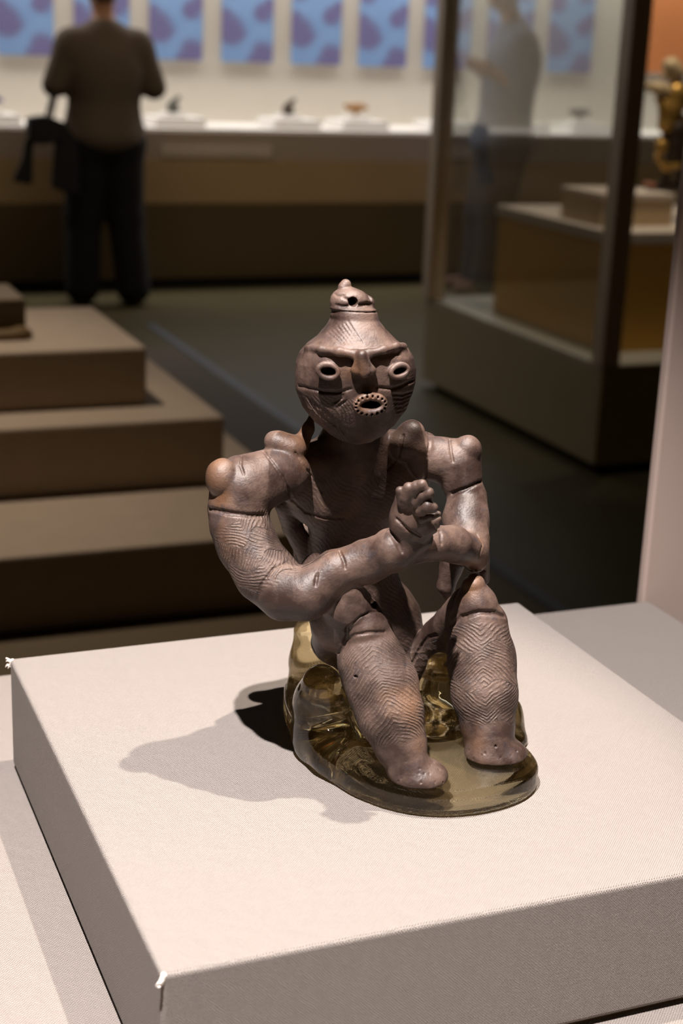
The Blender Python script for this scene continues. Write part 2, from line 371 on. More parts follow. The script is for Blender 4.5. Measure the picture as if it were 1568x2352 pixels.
def person(loc, J, cols, label, hair_col, bulk=1.0, vox=.011):
    """one visitor: a continuous skin body, with shirt, trousers, shoes and hair over it"""
    root = empty('person', loc, label, 'person'); A = {k: np.array(v, float) for k, v in J.items()}
    pts = np.array(list(A.values())); lo = pts.min(0)-.22; hi = pts.max(0)+.22; lo[2] = max(lo[2], -.005)
    fw = A['fwd']*1.0; A.pop('fwd'); pts = np.array(list(A.values())); lo = pts.min(0)-.2; hi = pts.max(0)+.2; lo[2] = -.006
    side = np.array([fw[1], -fw[0], 0]); up = np.array([0, 0, 1.0]); ax = [side, fw, up]; b = bulk
    def limbs(v, e, what):
        if 'legs' in what:
            for s in 'lr':
                v.cone(A['hip_'+s], A['knee_'+s], .088*b+e, .062*b+e, k=.03); v.cone(A['knee_'+s], A['ankle_'+s], .060*b+e, (.043 if e < .01 else .062)+e, k=.03)
            v.ell((A['hip_l']+A['hip_r'])/2+(0, 0, .05), ax, (.165*b+e, .115*b+e, .13), k=.05)
        if 'torso' in what:
            c = (A['sh_l']+A['sh_r'])/2; pel = (A['hip_l']+A['hip_r'])/2+(0, 0, .1)
            v.ell(pel*.62+c*.38, ax, (.155*b+e, .115*b+e, .26), k=.06); v.ell(c-(0, 0, .13), ax, (.175*b+e, .115*b+e, .19), k=.06)
            v.ell(pel, ax, (.165*b+e, .12*b+e, .14), k=.06); v.cone(A['sh_l']-(0, 0, .05), A['sh_r']-(0, 0, .05), .058+e, .058+e, k=.05)
            for s in 'lr': v.cone(A['neck']-(0, 0, .03), A['sh_'+s]-(0, 0, .05), .058+e, .050+e, k=.05)
            if e > .005: v.ell(pel-(0, 0, .06), ax, (.165*b+e+.012, .125*b+e+.012, .10), k=.05)
        if 'upper' in what:
            for s in 'lr': v.cone(A['sh_'+s]-(0, 0, .03), A['el_'+s], .058*b+e, .046*b+e, k=.03)
        if 'fore' in what:
            for s in 'lr':
                h = A['hand_'+s]; v.cone(A['el_'+s], h, .041+e, .026+e, k=.03)
                if e < .001:
                    d = unit(h-A['el_'+s]); q = unit(np.cross(d, up)+1e-6); v.cone(h, h+d*.06, .034, .034, k=.02, flat=(q, .5))
                    for i in range(4):
                        o = (i-1.5)*.018*up; v.cone(h+d*.07+o, h+d*(.115+.01*(i in (1, 2)))+o+q*.012, .010, .008, k=.006); v.cone(h+d*(.115+.01*(i in (1, 2)))+o+q*.012, h+d*.135+o+q*.035, .008, .007, k=.004)
                    v.cone(h+d*.03+up*.03, h+d*.075+up*.055, .011, .009, k=.008)
    v = Vol(lo, hi, vox); limbs(v, 0, ('legs', 'torso', 'upper', 'fore'))
    hd = A['head']; v.cone(A['neck'], hd-(0, 0, .05), .058, .052, k=.03); v.ell(hd, ax, (.076, .096, .112), k=.02); v.ell(hd+fw*.03-(0, 0, .07), ax, (.048, .06, .05), k=.03)
    v.cone(hd+fw*.095+(0, 0, .01), hd+fw*.115-(0, 0, .03), .012, .016, k=.012)
    for s in (-1, 1):
        v.ell(hd+side*s*.078-(0, 0, .01), ax, (.012, .022, .034), k=.008); v.ell(hd+side*s*.03+fw*.098+(0, 0, .012), ax, (.016, .012, .010), k=.008, mode='sub')
        v.ell(hd+side*s*.03+fw*.088+(0, 0, .012), ax, (.012, .012, .010), k=.002)
        f = A['ankle_l' if s < 0 else 'ankle_r']; v.cone(f-(0, 0, .03), f+fw*.13-(0, 0, .055), .036, .026, k=.03)
    v.ell(hd+fw*.098-(0, 0, .062), ax, (.026, .010, .005), k=.004, mode='sub')
    V, Q, I = v.mesh(); link('body', np_mesh('body', V, Q), cols['skin'], root)
    v = Vol(lo, hi, vox); limbs(v, .014, ('torso', 'upper'))
    if cols.get('long'): limbs(v, .013, ('fore',))
    V, Q, I = v.mesh(); link('shirt', np_mesh('shirt', V, Q), cols['shirt'], root)
    v = Vol(lo, hi, vox); limbs(v, .028, ('legs',)); V, Q, I = v.mesh(); link('trousers', np_mesh('trousers', V, Q), cols['trousers'], root)
    for s in 'lr':
        v = Vol(lo, hi, vox); f = A['ankle_'+s]; v.cone(f-(0, 0, .035), f-(0, 0, .05)-fw*.03, .045, .045, k=.03); v.cone(f-(0, 0, .045), f+fw*.15-(0, 0, .052), .048, .038, k=.03)
        V, Q, I = v.mesh(); V[:, 2] = np.maximum(V[:, 2], .003); link('shoe', np_mesh('shoe', V, Q), cols['shoe'], root)
    v = Vol(lo, hi, vox); v.ell(hd+(0, 0, .02)-fw*.022, ax, (.088, .096, .112), k=.01); v.ell(hd+fw*.10-(0, 0, .03), ax, (.09, .07, .085), k=.02, mode='sub')
    V, Q, I = v.mesh(); link('hair', np_mesh('hair', V, Q), hair_col, root)
    return root
SKIN = plain('skin', (.42, .22, .14), .5, var=.05); HAIR = plain('black_hair', (.03, .022, .018), .5)
c1 = dict(skin=SKIN, shirt=plain('brown_grey_shirt', (.135, .105, .088), .9), trousers=plain('black_trousers', (.008, .008, .010), .9), shoe=plain('black_shoe', (.008, .008, .008), .5))
person((1.85, 7.8, 0), dict(fwd=(.05, .9987, 0), hip_l=(1.76, 7.8, .80), hip_r=(1.93, 7.8, .80), knee_l=(1.745, 7.83, .46), knee_r=(1.955, 7.80, .46),
       ankle_l=(1.73, 7.82, .09), ankle_r=(1.985, 7.76, .09), sh_l=(1.685, 7.8, 1.33), sh_r=(2.02, 7.8, 1.33), el_l=(1.60, 7.80, 1.10), el_r=(2.105, 7.80, 1.10),
       hand_l=(1.72, 8.02, 1.16), hand_r=(1.98, 8.02, 1.18), neck=(1.85, 7.8, 1.38), head=(1.85, 7.83, 1.575)), c1,
       'person seen from behind, brown-grey shirt and black trousers, elbows bent, at the wall case', HAIR, 1.08)
c2 = dict(skin=SKIN, shirt=plain('blue_grey_shirt', (.13, .14, .20), .9), trousers=plain('dark_blue_trousers', (.035, .036, .055), .9), shoe=plain('red_brown_shoe', (.16, .06, .045), .5))
person((4.1, 7.8, 0), dict(fwd=(-.96, .28, 0), hip_l=(4.10, 7.74, .80), hip_r=(4.13, 7.90, .80), knee_l=(4.06, 7.74, .46), knee_r=(4.08, 7.92, .46),
       ankle_l=(4.03, 7.74, .09), ankle_r=(4.07, 7.94, .09), sh_l=(4.13, 7.68, 1.41), sh_r=(4.20, 7.98, 1.41), el_l=(4.13, 7.64, 1.14), el_r=(4.18, 8.02, 1.14),
       hand_l=(4.0, 7.70, 1.21), hand_r=(4.02, 7.92, 1.22), neck=(4.15, 7.83, 1.47), head=(4.09, 7.85, 1.68)), c2,
       'person in a blue-grey shirt, hands before the chest, seen through the glass showcase', HAIR, 1.2)
# tote bag hanging from the left elbow of the first visitor
bagm = plain('black_bag_fabric', (.010, .011, .018), .7)
tb = empty('tote_bag', (1.53, 7.74, .62), 'black tote bag hanging from the elbow of the visitor in the brown-grey shirt', 'bag')
def prism(name, px, y, th, mat, parent):
    bm = bmesh.new(); pts = [at_y(a, b, y) for a, b in px]
    f = bm.faces.new([bm.verts.new(Vector(p)-Vector((0, th/2, 0))) for p in pts]); r = bmesh.ops.extrude_face_region(bm, geom=[f])
    for q in r['geom']:
        if isinstance(q, bmesh.types.BMVert): q.co.y += th
    bmesh.ops.recalc_face_normals(bm, faces=bm.faces); bmesh.ops.bevel(bm, geom=bm.edges[:], offset=.008, segments=2, affect='EDGES')
    me = bpy.data.meshes.new(name); bm.to_mesh(me); bm.free(); return link(name, me, mat, parent)
prism('bag_body', [(62, 270), (104, 264), (152, 282), (150, 300), (146, 322), (100, 330), (74, 330), (62, 312)], 7.72, .10, bagm, tb)
prism('hanging_flap', [(60, 314), (76, 326), (74, 424), (28, 417), (36, 396), (50, 366)], 7.72, .035, bagm, tb)
prism('hanging_flap', [(130, 300), (150, 286), (180, 330), (182, 452), (118, 430), (122, 360)], 7.70, .04, bagm, tb)
def strap(v): v.cone((1.53, 7.74, .90), (1.575, 7.75, 1.04), .011, .011, k=.004); v.cone((1.575, 7.75, 1.04), (1.60, 7.80, 1.165), .011, .011, k=.004); v.cone((1.56, 7.74, .90), (1.60, 7.80, 1.03), .009, .009, k=.004); v.cone((1.60, 7.80, 1.03), (1.63, 7.83, 1.165), .009, .009, k=.004)
link('strap', (lambda v: (strap(v), np_mesh('strap', *v.mesh()[:2]))[1])(Vol((1.48, 7.68, .86), (1.69, 7.9, 1.22), .006)), bagm, tb)

# gilt statue in the glass showcase
GOLD = plain('worn_gilt', (.52, .30, .07), .38, .55, var=.3, scale=25); PALE = plain('pale_gilt', (.66, .50, .30), .5, .1, var=.15, scale=20); DKB = plain('dark_bronze', (.045, .03, .02), .45, .3); PINK = plain('pink_slab', (.50, .22, .15), .7)
Yg = 4.74
gt = empty('gilt_statue', at_y(1545, 432, Yg), 'worn gilt figure with one arm stretched out, on a dark foot, inside the glass showcase', 'statue')
def G(px, py, dy=0): return at_y(px, py, Yg+dy)
def gset(name, prims, mat, vox=.004):
    P = np.array([p for q in prims for p in (q[0], q[1])]); v = Vol(P.min(0)-.06, P.max(0)+.06, vox)
    for a, b2, ra, rb in prims: v.cone(a, b2, ra, rb, k=.012)
    link(name, np_mesh(name, *v.mesh()[:2]), mat, gt)
gset('head', [(G(1541, 152), G(1550, 165), .032, .034), (G(1552, 190), G(1560, 205), .02, .022), (G(1524, 172), G(1536, 176), .010, .012)], PALE)
gset('outstretched_arm', [(G(1482, 196), G(1512, 204), .012, .02), (G(1512, 204), G(1552, 214), .022, .026), (G(1552, 214), G(1575, 240), .026, .02)], PALE)
gset('torso', [(G(1552, 215), G(1540, 252), .045, .04), (G(1540, 252), G(1532, 285), .042, .034), (G(1512, 226), G(1528, 250), .012, .022), (G(1532, 285), G(1560, 280), .03, .03)], GOLD)
gset('skirt', [(G(1552, 300), G(1548, 335), .05, .045), (G(1515, 318), G(1512, 352), .012, .016), (G(1548, 335), G(1552, 372), .045, .036)], DKB)
gset('gilt_drape', [(G(1518, 333, -.02), G(1519, 340, -.02), .022, .022), (G(1508, 360, -.02), G(1530, 386, -.03), .012, .013), (G(1530, 386, -.03), G(1558, 380, -.03), .013, .012), (G(1525, 292, -.02), G(1536, 291, -.02), .008, .008)], GOLD)
gset('legs', [(G(1530, 380), G(1528, 415), .018, .016), (G(1560, 380), G(1562, 415), .018, .016)], DKB)
gset('foot_base', [(G(1490, 429), G(1556, 429), .010, .010), (G(1520, 424), G(1570, 428), .012, .016), (G(1500, 430, .04), G(1560, 430, .04), .010, .010)], DKB)
gset('pink_slab', [(G(1482, 421, -.02), G(1502, 425, -.02), .008, .008)], PINK)
# ================================================================== NEAR CASE
cp = empty('case_platform', (.2, .5, .9), 'grey-pink cloth-covered case platform carrying the thick cloth block', 'platform')
BT = .978                                                     # top of the platform
box('top_board', (-.45, .22, .90), (.638, .921, BT), cloth('linen_platform_cloth', (.345, .305, .28), .0015, .0006, .3), cp, .0035, 3)
box('pedestal', (-.43, .24, 0), (.62, .90, .90), DARKPANEL, cp, .004)
post = box('case_jamb', (.634, .923, .0), (.80, .932, 2.2), MAUVE, bev=.002); tag(post, 'mauve-brown upright jamb of the display case at the right edge, behind the platform', 'post')

BX0, BX1, BY0, BY1 = .1312, .4490, .4740, .7880
blk = empty('cloth_block', (.29, .63, BT), 'thick square block covered in cream woven linen with frayed corners, under the clay figure', 'display block')
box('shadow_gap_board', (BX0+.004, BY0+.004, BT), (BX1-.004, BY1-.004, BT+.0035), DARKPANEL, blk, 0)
box('cloth_cover', (BX0, BY0, BT+.003), (BX1, BY1, T), LINEN, blk, .0022, 4)
FR = plain('frayed_thread', (.86, .80, .74), .9)
for cx, cy, n in ((BX0, BY1, 7), (BX0, BY0, 7), (BX1, BY0, 3)):
    sx = -1 if cx == BX0 else 1; sy = 1 if cy == BY1 else -1
    v = Vol((cx-.008, cy-.008, T-.012), (cx+.008, cy+.008, T+.003), .0003)
    v.cone((cx-sx*.0012, cy-sy*.0012, T-.0012), (cx-sx*.0003, cy-sy*.0003, T-.0035), .0012, .0008, k=.001)
    for i in range(n):
        a = np.array((cx-sx*.0008, cy-sy*.0008, T-.0012-.0006*i)); d = np.array((sx*rng.uniform(.1, 1), sy*rng.uniform(.1, 1), rng.uniform(-.7, .5)))
        b = a+d*.0026; v.cone(a, b, .0004, .00035, k=.0003); v.cone(b, b+np.array((sx*.0006, -sy*.0004, -.0012*rng.random())), .0003, .0002, k=.0002)
    link('frayed_corner', np_mesh('frayed_corner', *v.mesh()[:2]), FR, blk)

# ================================================================== CLAY FIGURE
VOX = .00052
v = Vol((.185, .530, T), (.385, .720, T+.236), VOX)
HEAD, TORSO, ARMR, ARML, LEGR, LEGL, HAND, KNOT = range(8)
def P(px, py, y): return at_y(px, py, y)
def pr(p, r): return r*depth(p)/FPX
def chain(pts, ident, k0=.0012, kk=.0016, flat=None):
    for i in range(len(pts)-1):
        a = P(*pts[i][:3]); b = P(*pts[i+1][:3]); v.cone(a, b, pr(a, pts[i][3]), pr(b, pts[i+1][3]), ident, kk if i else k0, flat=flat)
FLY = ((0, 1, 0), .72)                                         # flattened front to back
# pelvis, belly, chest
chain([(905, 1515, .672, 74), (868, 1440, .672, 100), (812, 1330, .668, 92), (806, 1210, .666, 100)], TORSO, .004, .006, FLY)
chain([(880, 1540, .674, 70), (960, 1500, .668, 58)], TORSO, .004, .004)
a = P(818, 1115, .662); v.ell(a, [(1, 0, .06), (0, 1, 0), (-.06, 0, 1)], (pr(a, 172), pr(a, 95), pr(a, 112)), TORSO, .006)
chain([(665, 1090, .656, 62), (800, 1062, .658, 80), (960, 1048, .656, 60)], TORSO, .005, .006, FLY)
chain([(658, 1160, .668, 28), (672, 1210, .676, 22), (715, 1290, .680, 26), (760, 1350, .678, 40)], TORSO, .002, .003); chain([(725, 1305, .652, 34), (716, 1362, .634, 38)], TORSO, .003, .003); chain([(700, 1230, .692, 32), (725, 1330, .692, 42), (760, 1420, .686, 50)], TORSO, .003, .003)      # torn flange at the back, then hidden lumps added to close the cast shadow
# collar knobs and the thin ear-like flange
for px, py, y, r in ((636, 1016, .650, 30), (668, 1030, .648, 36), (946, 992, .646, 30), (958, 1030, .646, 38), (925, 1020, .646, 36)):
    a = P(px, py, y); v.ell(a, E3, (pr(a, r), pr(a, r), pr(a, r*.92)), TORSO, .0035)
chain([(688, 1020, .650, 20), (708, 985, .652, 13), (716, 955, .654, 7)], TORSO, .002, .002)
chain([(815, 1060, .658, 80), (815, 940, .652, 66)], TORSO, .004, .002)                             # neck, mostly behind the chin
# image-left arm
chain([(650, 1085, .648, 62), (560, 1118, .643, 74)], ARMR, .0016, .002)
chain([(556, 1125, .643, 74), (548, 1165, .641, 70), (549, 1192, .639, 66)], ARMR, .0025, .002)
chain([(550, 1205, .638, 70), (568, 1252, .632, 68), (608, 1316, .622, 69), (655, 1358, .612, 66), (706, 1366, .604, 56)], ARMR, .0012, .0025)
chain([(700, 1364, .604, 58), (770, 1312, .602, 48), (842, 1290, .598, 49), (905, 1262, .590, 50)], ARMR, .004, .0025)
a = P(512, 1098, .640); v.ell(a, E3, (pr(a, 42), pr(a, 40), pr(a, 46)), ARMR, .0009)
chain([(905, 1262, .588, 51), (960, 1236, .586, 34)], ARMR, .002, .002)
# image-left hand: palm, curled fingers, thumb
chain([(930, 1228, .585, 36), (938, 1190, .583, 42), (943, 1150, .581, 38)], HAND, .002, .003)
chain([(965, 1208, .583, 34), (960, 1165, .581, 32)], HAND, .002, .003)
chain([(924, 1152, .577, 12), (918, 1126, .576, 10)], HAND, .0006, .001)
for pts in ([(932, 1142, .575, 15), (939, 1120, .573, 14)], [(947, 1136, .574, 15), (956, 1117, .571, 13.5), (969, 1112, .569, 11), (977, 1120, .568, 7)],
            [(955, 1152, .573, 14), (970, 1138, .570, 13), (984, 1132, .568, 12), (991, 1140, .568, 8)], [(966, 1170, .573, 16), (982, 1163, .569, 16), (994, 1166, .568, 13)],
            [(972, 1192, .574, 10), (992, 1186, .571, 8), (1006, 1181, .570, 6)]):
    chain(pts, HAND, .0008, .0008)
chain([(962, 1212, .582, 26), (990, 1204, .580, 18), (1004, 1192, .578, 10)], HAND, .002, .002)
# image-right arm
chain([(975, 1050, .648, 50), (1045, 1062, .644, 56)], ARML, .0016, .002)
chain([(1048, 1070, .643, 58), (1066, 1125, .638, 45)], ARML, .002, .002)
chain([(1072, 1142, .637, 46), (1070, 1190, .630, 52), (1074, 1245, .620, 48), (1090, 1285, .616, 30)], ARML, .0010, .0025)
a = P(1072, 1035, .640); v.ell(a, E3, (pr(a, 35), pr(a, 34), pr(a, 37)), ARML, .0009)
chain([(1085, 1268, .612, 36), (1040, 1250, .604, 42), (985, 1246, .598, 42), (945, 1262, .592, 34)], ARML, .003, .0025)
chain([(1096, 1262, .614, 24), (1096, 1292, .610, 20)], ARML, .002, .002)
chain([(1108, 1240, .622, 16), (1112, 1330, .630, 12)], ARML, .002, .002)
# image-left leg: thigh, knee, shin, foot
chain([(905, 1525, .672, 58), (820, 1505, .655, 50), (762, 1478, .636, 46)], LEGR, .002, .003)
chain([(762, 1474, .626, 48), (782, 1430, .612, 67), (800, 1390, .602, 53), (806, 1362, .598, 27)], LEGR, .002, .003)
chain([(812, 1400, .604, 52), (836, 1440, .600, 56)], LEGR, .001, .002)
chain([(842, 1462, .602, 62), (852, 1515, .597, 75), (876, 1570, .590, 82), (896, 1640, .582, 76), (918, 1705, .576, 60), (934, 1748, .571, 50)], LEGR, .0010, .003)
a = P(962, 1778, .5675); v.ell(a+(0, 0, -.001), [(.96, -.28, 0), (.28, .96, 0), (0, 0, 1)], (pr(a, 68), pr(a, 60), pr(a, 40)), LEGR, .0035)
# image-right leg
chain([(955, 1530, .668, 48), (1010, 1462, .650, 42), (1072, 1385, .622, 38)], LEGL, .0012, .003)
chain([(1040, 1290, .640, 30), (1024, 1345, .642, 20), (1028, 1368, .642, 12)], ARML, .002, .002)
chain([(1088, 1345, .606, 27), (1092, 1388, .606, 47), (1096, 1428, .606, 62)], LEGL, .002, .003)
chain([(1098, 1436, .606, 68), (1106, 1515, .600, 77), (1113, 1595, .592, 75), (1120, 1668, .585, 60), (1124, 1705, .580, 52)], LEGL, .0010, .003)
a = P(1139, 1732, .5775); v.ell(a, [(.98, -.18, 0), (.18, .98, 0), (0, 0, 1)], (pr(a, 74), pr(a, 58), pr(a, 35)), LEGL, .0035)

# ---- head, in its own frame: u across, w out of the face, t up
HY = .629
hc = P(818, 870, HY); S = depth(hc)/FPX
fw = unit((-.17, -.96, .10)); hu = unit(np.cross(fw, (.035, 0, 1))*1.0); hu = hu if hu[0] > 0 else -hu; ht = np.cross(hu, fw); ht = ht if ht[2] > 0 else -ht
tv = np.array([-152, -146, -130, -105, -70, -30, 0, 30, 55, 75, 92, 115, 135, 160], float)
hw = np.array([14, 34, 62, 92, 119, 135, 140, 139, 131, 116, 92, 68, 54, 50], float)
cu = np.array([10, 10, 8, 4, 0, -1, 0, -1, 0, 0, -3, -6, -8, -10], float)
hd = np.array([14, 28, 42, 56, 70, 82, 88, 92, 92, 88, 78, 64, 52, 48], float)*1.2
def headfn(x, y, z):
    dx, dy, dz = x-hc[0], y-hc[1], z-hc[2]
    u = (dx*hu[0]+dy*hu[1]+dz*hu[2])/S; t = (dx*ht[0]+dy*ht[1]+dz*ht[2])/S; w = (dx*fw[0]+dy*fw[1]+dz*fw[2])/S
    a = np.interp(t, tv, hw); b = np.interp(t, tv, hd); c = np.interp(t, tv, cu)
    q = (np.abs((u-c)/a)**2.25+np.abs((w+10)/b)**2.25)**(1/2.25)
    return np.maximum((q-1)*np.minimum(a, b), np.abs(t)-153)*S
v.put(headfn, hc-.036, hc+.036, HEAD, .001)
def HP(u, t, w): return hc+(hu*u+ht*t+fw*w)*S
def hcone(a, b, ra, rb, k=.0008, mode='add', ident=HEAD): v.cone(HP(*a), HP(*b), ra*S, rb*S, ident, k, mode)
def hell(c, r, k=.0008, mode='add', ident=HEAD, ax=None): v.ell(HP(*c), ax or [hu, ht, fw], np.array(r)*S, ident, k, mode)
def surf(px, py):
    p = v.hit(px, py); return p if p is not None else P(px, py, HY-.02)
def loc(p): d = (p-hc)/S; return np.array([d@hu, d@ht, d@fw])
# brow shelf: two bars meeting over the nose
def bar(pts, r, lift, k=.0010, ident=HEAD, mode='add', kk=None):
    Q = [surf(px, py)+fw*lift*S for px, py in pts]
    for i in range(len(Q)-1): v.cone(Q[i], Q[i+1], (r[i] if isinstance(r, (list, tuple)) else r)*S, (r[i+1] if isinstance(r, (list, tuple)) else r)*S, ident, k, mode)
b1 = [surf(px, py) for px, py in ((706, 800), (735, 801), (775, 806), (818, 814))]; b2 = [surf(px, py) for px, py in ((840, 812), (875, 802), (905, 794), (924, 796))]
for Q, L in ((b1, (2, 13, 17, 15)), (b2, (14, 17, 15, 5))):
    for i in range(3): v.cone(Q[i]+fw*L[i]*S, Q[i+1]+fw*L[i+1]*S, 9*S, 9*S, HEAD, .0016)
v.cone(b1[3]+fw*12*S, b2[0]+fw*12*S, 11*S, 11*S, HEAD, .0020)
n0 = surf(829, 815); n1 = surf(832, 853)
v.cone(n0+fw*6*S, n1+fw*25*S, 9*S, 11*S, HEAD, .0016)
for s in (-1, 1): v.cone(n0+fw*4*S, n1+fw*9*S+hu*s*20*S+ht*4*S, 7*S, 9*S, HEAD, .0016)
v.cone(n1+fw*12*S-hu*16*S+ht*3*S, n1+fw*12*S+hu*16*S+ht*3*S, 9*S, 9*S, HEAD, .0016)
# eyes: raised ringed tubes; mouth: a larger one with punctures round it
def ring(px, py, rx, ry, tube, out, hx, hy, hole, tilt=0):
    c = surf(px, py); a = math.radians(tilt); A = hu*math.cos(a)+ht*math.sin(a); B2 = ht*math.cos(a)-hu*math.sin(a)
    n = unit(v.grad(c[None])[0]+fw)
    A = unit(A-n*(A@n)); B2 = np.cross(n, A)
    B2 = B2 if B2@ht > 0 else -B2
    for j in range(5): v.ell(c+n*(out*j/4-4)*S, [A, B2, n], np.array([rx, ry, 7])*S, HEAD, .0006)
    K = 26
    for i in range(K):
        t0, t1 = 2*math.pi*i/K, 2*math.pi*(i+1)/K
        v.cone(c+n*out*S+(A*rx*math.cos(t0)+B2*ry*math.sin(t0))*S*.95, c+n*out*S+(A*rx*math.cos(t1)+B2*ry*math.sin(t1))*S*.95, tube*S, tube*S, HEAD, .0004)
    for j in range(5): v.ell(c+n*(out+8-hole*j/4)*S, [A, B2, n], np.array([hx, hy, 9])*S, HEAD, .0005, 'sub')
    return c, n, A, B2
ring(754, 850, 23, 16, 6.5, 17, 16, 9, 38, -8)
ring(910, 850, 22, 14, 6.5, 17, 16, 7, 38, 14)
mc, mn, mA, mB = ring(846, 924, 33, 20, 9, 18, 26, 11, 50, 3)
for i in range(17):
    t0 = 2*math.pi*i/17; q = mc+mn*31*S+(mA*34*math.cos(t0)+mB*21*math.sin(t0))*S; v.cone(q, q-mn*12*S, 3.2*S, 3.2*S, HEAD, .0002, 'sub')
for i in range(5):
    q = mc+mn*16*S+(mA*(-16+8*i)+mB*14)*S; v.cone(q+mn*4*S, q-mn*10*S, 2.9*S, 2.9*S, HEAD, .0002, 'sub')
def groove(pts, r, ident=HEAD, k=.0006, sub=4, lift=.3):
    Q = []
    for i in range(len(pts)-1):
        for j in range(sub): t = j/sub; Q.append((pts[i][0]*(1-t)+pts[i+1][0]*t, pts[i][1]*(1-t)+pts[i+1][1]*t))
    Q.append(pts[-1]); Q = [v.hit(*q) for q in Q]
    for a, b in zip(Q[:-1], Q[1:]):
        if a is None or b is None or np.linalg.norm(a-b) > .02: continue
        v.cone(a, b, r*S, r*S, ident, k, 'sub')
groove([(684, 886), (712, 893), (742, 900), (775, 902), (806, 893)], 3.2); groove([(866, 890), (900, 893), (925, 885), (950, 874)], 3.6)
for i in range(7): groove([(903+i*2, 906+i*10), (925, 908+i*9), (946-i*3, 900+i*9)], 2.6)
for i in range(7): groove([(752+i*8, 764-i*4), (768+i*8, 776-i*2), (782+i*8.5, 790)], 1.7, lift=0)
for i in range(9): groove([(706+i*9, 912+i*7), (716+i*9, 935+i*7), (728+i*8, 950+i*6)], 2.0)
for pts in ([(792, 905), (770, 915)], [(790, 912), (765, 926)], [(795, 920), (775, 936)]): groove(pts, 2.2)
# topknot: neck band, lip, cap with a pierced hole, nub
kc = P(808, 722, HY+.004)
hk = lambda du, dt, dw=0: kc+(hu*du+ht*dt+fw*dw)*S
v.cone(hk(-20, -6), hk(20, -6), 26*S, 25*S, KNOT, .001); v.ell(hk(0, -2), [hu, ht, fw], np.array([47, 13, 42])*S, KNOT, .0012)
v.ell(hk(2, 12), [unit(hu+.06*ht), ht, fw], np.array([54, 8, 50])*S, KNOT, .0004)
v.ell(hk(-6, 27), [hu, ht, fw], np.array([47, 34, 42])*S, KNOT, .0008); v.cone(hk(-14, 38), hk(24, 20), 21*S, 21*S, KNOT, .002); v.ell(hk(36, 28, 8), [hu, ht, fw], np.array([12, 14, 16])*S, KNOT, .001)
v.cone(hk(-22, 60), hk(-18, 66), 13*S, 12*S, KNOT, .0008)
h0 = v.hit(811, 694); h0 = hk(2, 30, 40) if h0 is None else h0
v.cone(h0+fw*6*S, h0-fw*34*S, 11*S, 10*S, KNOT, .0004, 'sub')
groove([(826, 701), (842, 698), (854, 700)], 4, KNOT)
for pts in ([(786, 684), (800, 688), (806, 700)], [(765, 672), (775, 680), (790, 678)], [(835, 668), (846, 680), (852, 690)], [(770, 700), (785, 704), (800, 703)]): groove(pts, 2.0, KNOT)

# ---- creases, bands, breaks over the body
groove([(598, 1026), (622, 1058), (650, 1096), (672, 1150), (700, 1176), (745, 1190), (790, 1192)], 3.4, TORSO)
groove([(678, 1040), (706, 1080), (738, 1130)], 3.0, TORSO); groove([(556, 1040), (552, 1068), (560, 1090)], 2.6, ARMR)
groove([(476, 1168), (520, 1178), (570, 1184), (620, 1184)], 5.0, ARMR, .0010); groove([(588, 1390), (598, 1345), (625, 1308), (660, 1290)], 2.6, ARMR)
groove([(728, 1318), (724, 1345)], 3.0, ARMR); groove([(780, 1266), (790, 1290), (792, 1305)], 3.0, ARMR); groove([(893, 1218), (910, 1240), (922, 1268)], 4.0, ARMR, .0012)
groove([(910, 1192), (935, 1215), (965, 1232)], 3.6, HAND); groove([(1000, 1206), (1012, 1226), (1014, 1250)], 3.0, ARML)
groove([(984, 985), (986, 1020), (980, 1060), (975, 1100)], 3.4, TORSO); groove([(925, 1000), (915, 1050), (890, 1080)], 3.0, TORSO); groove([(1032, 1008), (1036, 1040), (1040, 1060)], 2.6, ARML)
groove([(1038, 1134), (1070, 1122), (1108, 1104)], 4.0, ARML, .0010); groove([(1094, 1226), (1108, 1250), (1100, 1280)], 2.0, ARML)
groove([(1032, 1436), (1060, 1418), (1100, 1406), (1140, 1408), (1158, 1416)], 5.0, LEGL, .0012); groove([(1070, 1314), (1092, 1310), (1112, 1312)], 3.5, LEGL, .0004)
groove([(872, 1404), (850, 1406), (828, 1416), (812, 1430), (797, 1442)], 3.3, LEGR, .0002, 5); groove([(797, 1442), (796, 1462), (788, 1484), (776, 1500)], 5.5, LEGR, .0003)
groove([(798, 1470), (815, 1458), (850, 1453), (882, 1452)], 2.4, LEGR, .001)
groove([(1002, 1458), (982, 1464), (966, 1484), (958, 1500), (944, 1530)], 5.0, TORSO, .0003)
groove([(712, 1440), (716, 1480), (726, 1505)], 2.2, LEGR)
h0 = v.hit(858, 1386)
if h0 is not None: v.cone(h0+(0, -.003, 0), h0+(0, .006, 0), .0022, .0020, TORSO, .0004, 'sub')
h0 = v.hit(819, 1556)
if h0 is not None: v.cone(h0, h0+(0, .002, 0), .0008, .0006, LEGR, .0003, 'sub')
# foot pits
for i in range(26):
    q = v.hit(rng.uniform(905, 1020), rng.uniform(1745, 1808)) if i % 2 else v.hit(rng.uniform(1075, 1205), rng.uniform(1708, 1762))
    if q is not None: v.ell(q, E3, np.array([1, 1, 1])*rng.uniform(.0003, .0006), LEGR, .0003, 'sub')
chain([(880, 1116, .652, 9), (902, 1122, .650, 14), (906, 1150, .655, 10)], TORSO, .001, .001)
# flat soles, standing 12 mm above the cloth on the mount
zc = T+.0125
sl, gx, gy, gz = v.crop((0.18, .53, T), (.39, .61, T+.02)); v.D[sl] = np.maximum(v.D[sl], (zc-gz)+0*gx+0*gy)

V, Q, I = v.mesh(); I = I.astype(int)
G = v.grad(V); V = V-G*v.sample(V)[:, None]; G = v.grad(V)
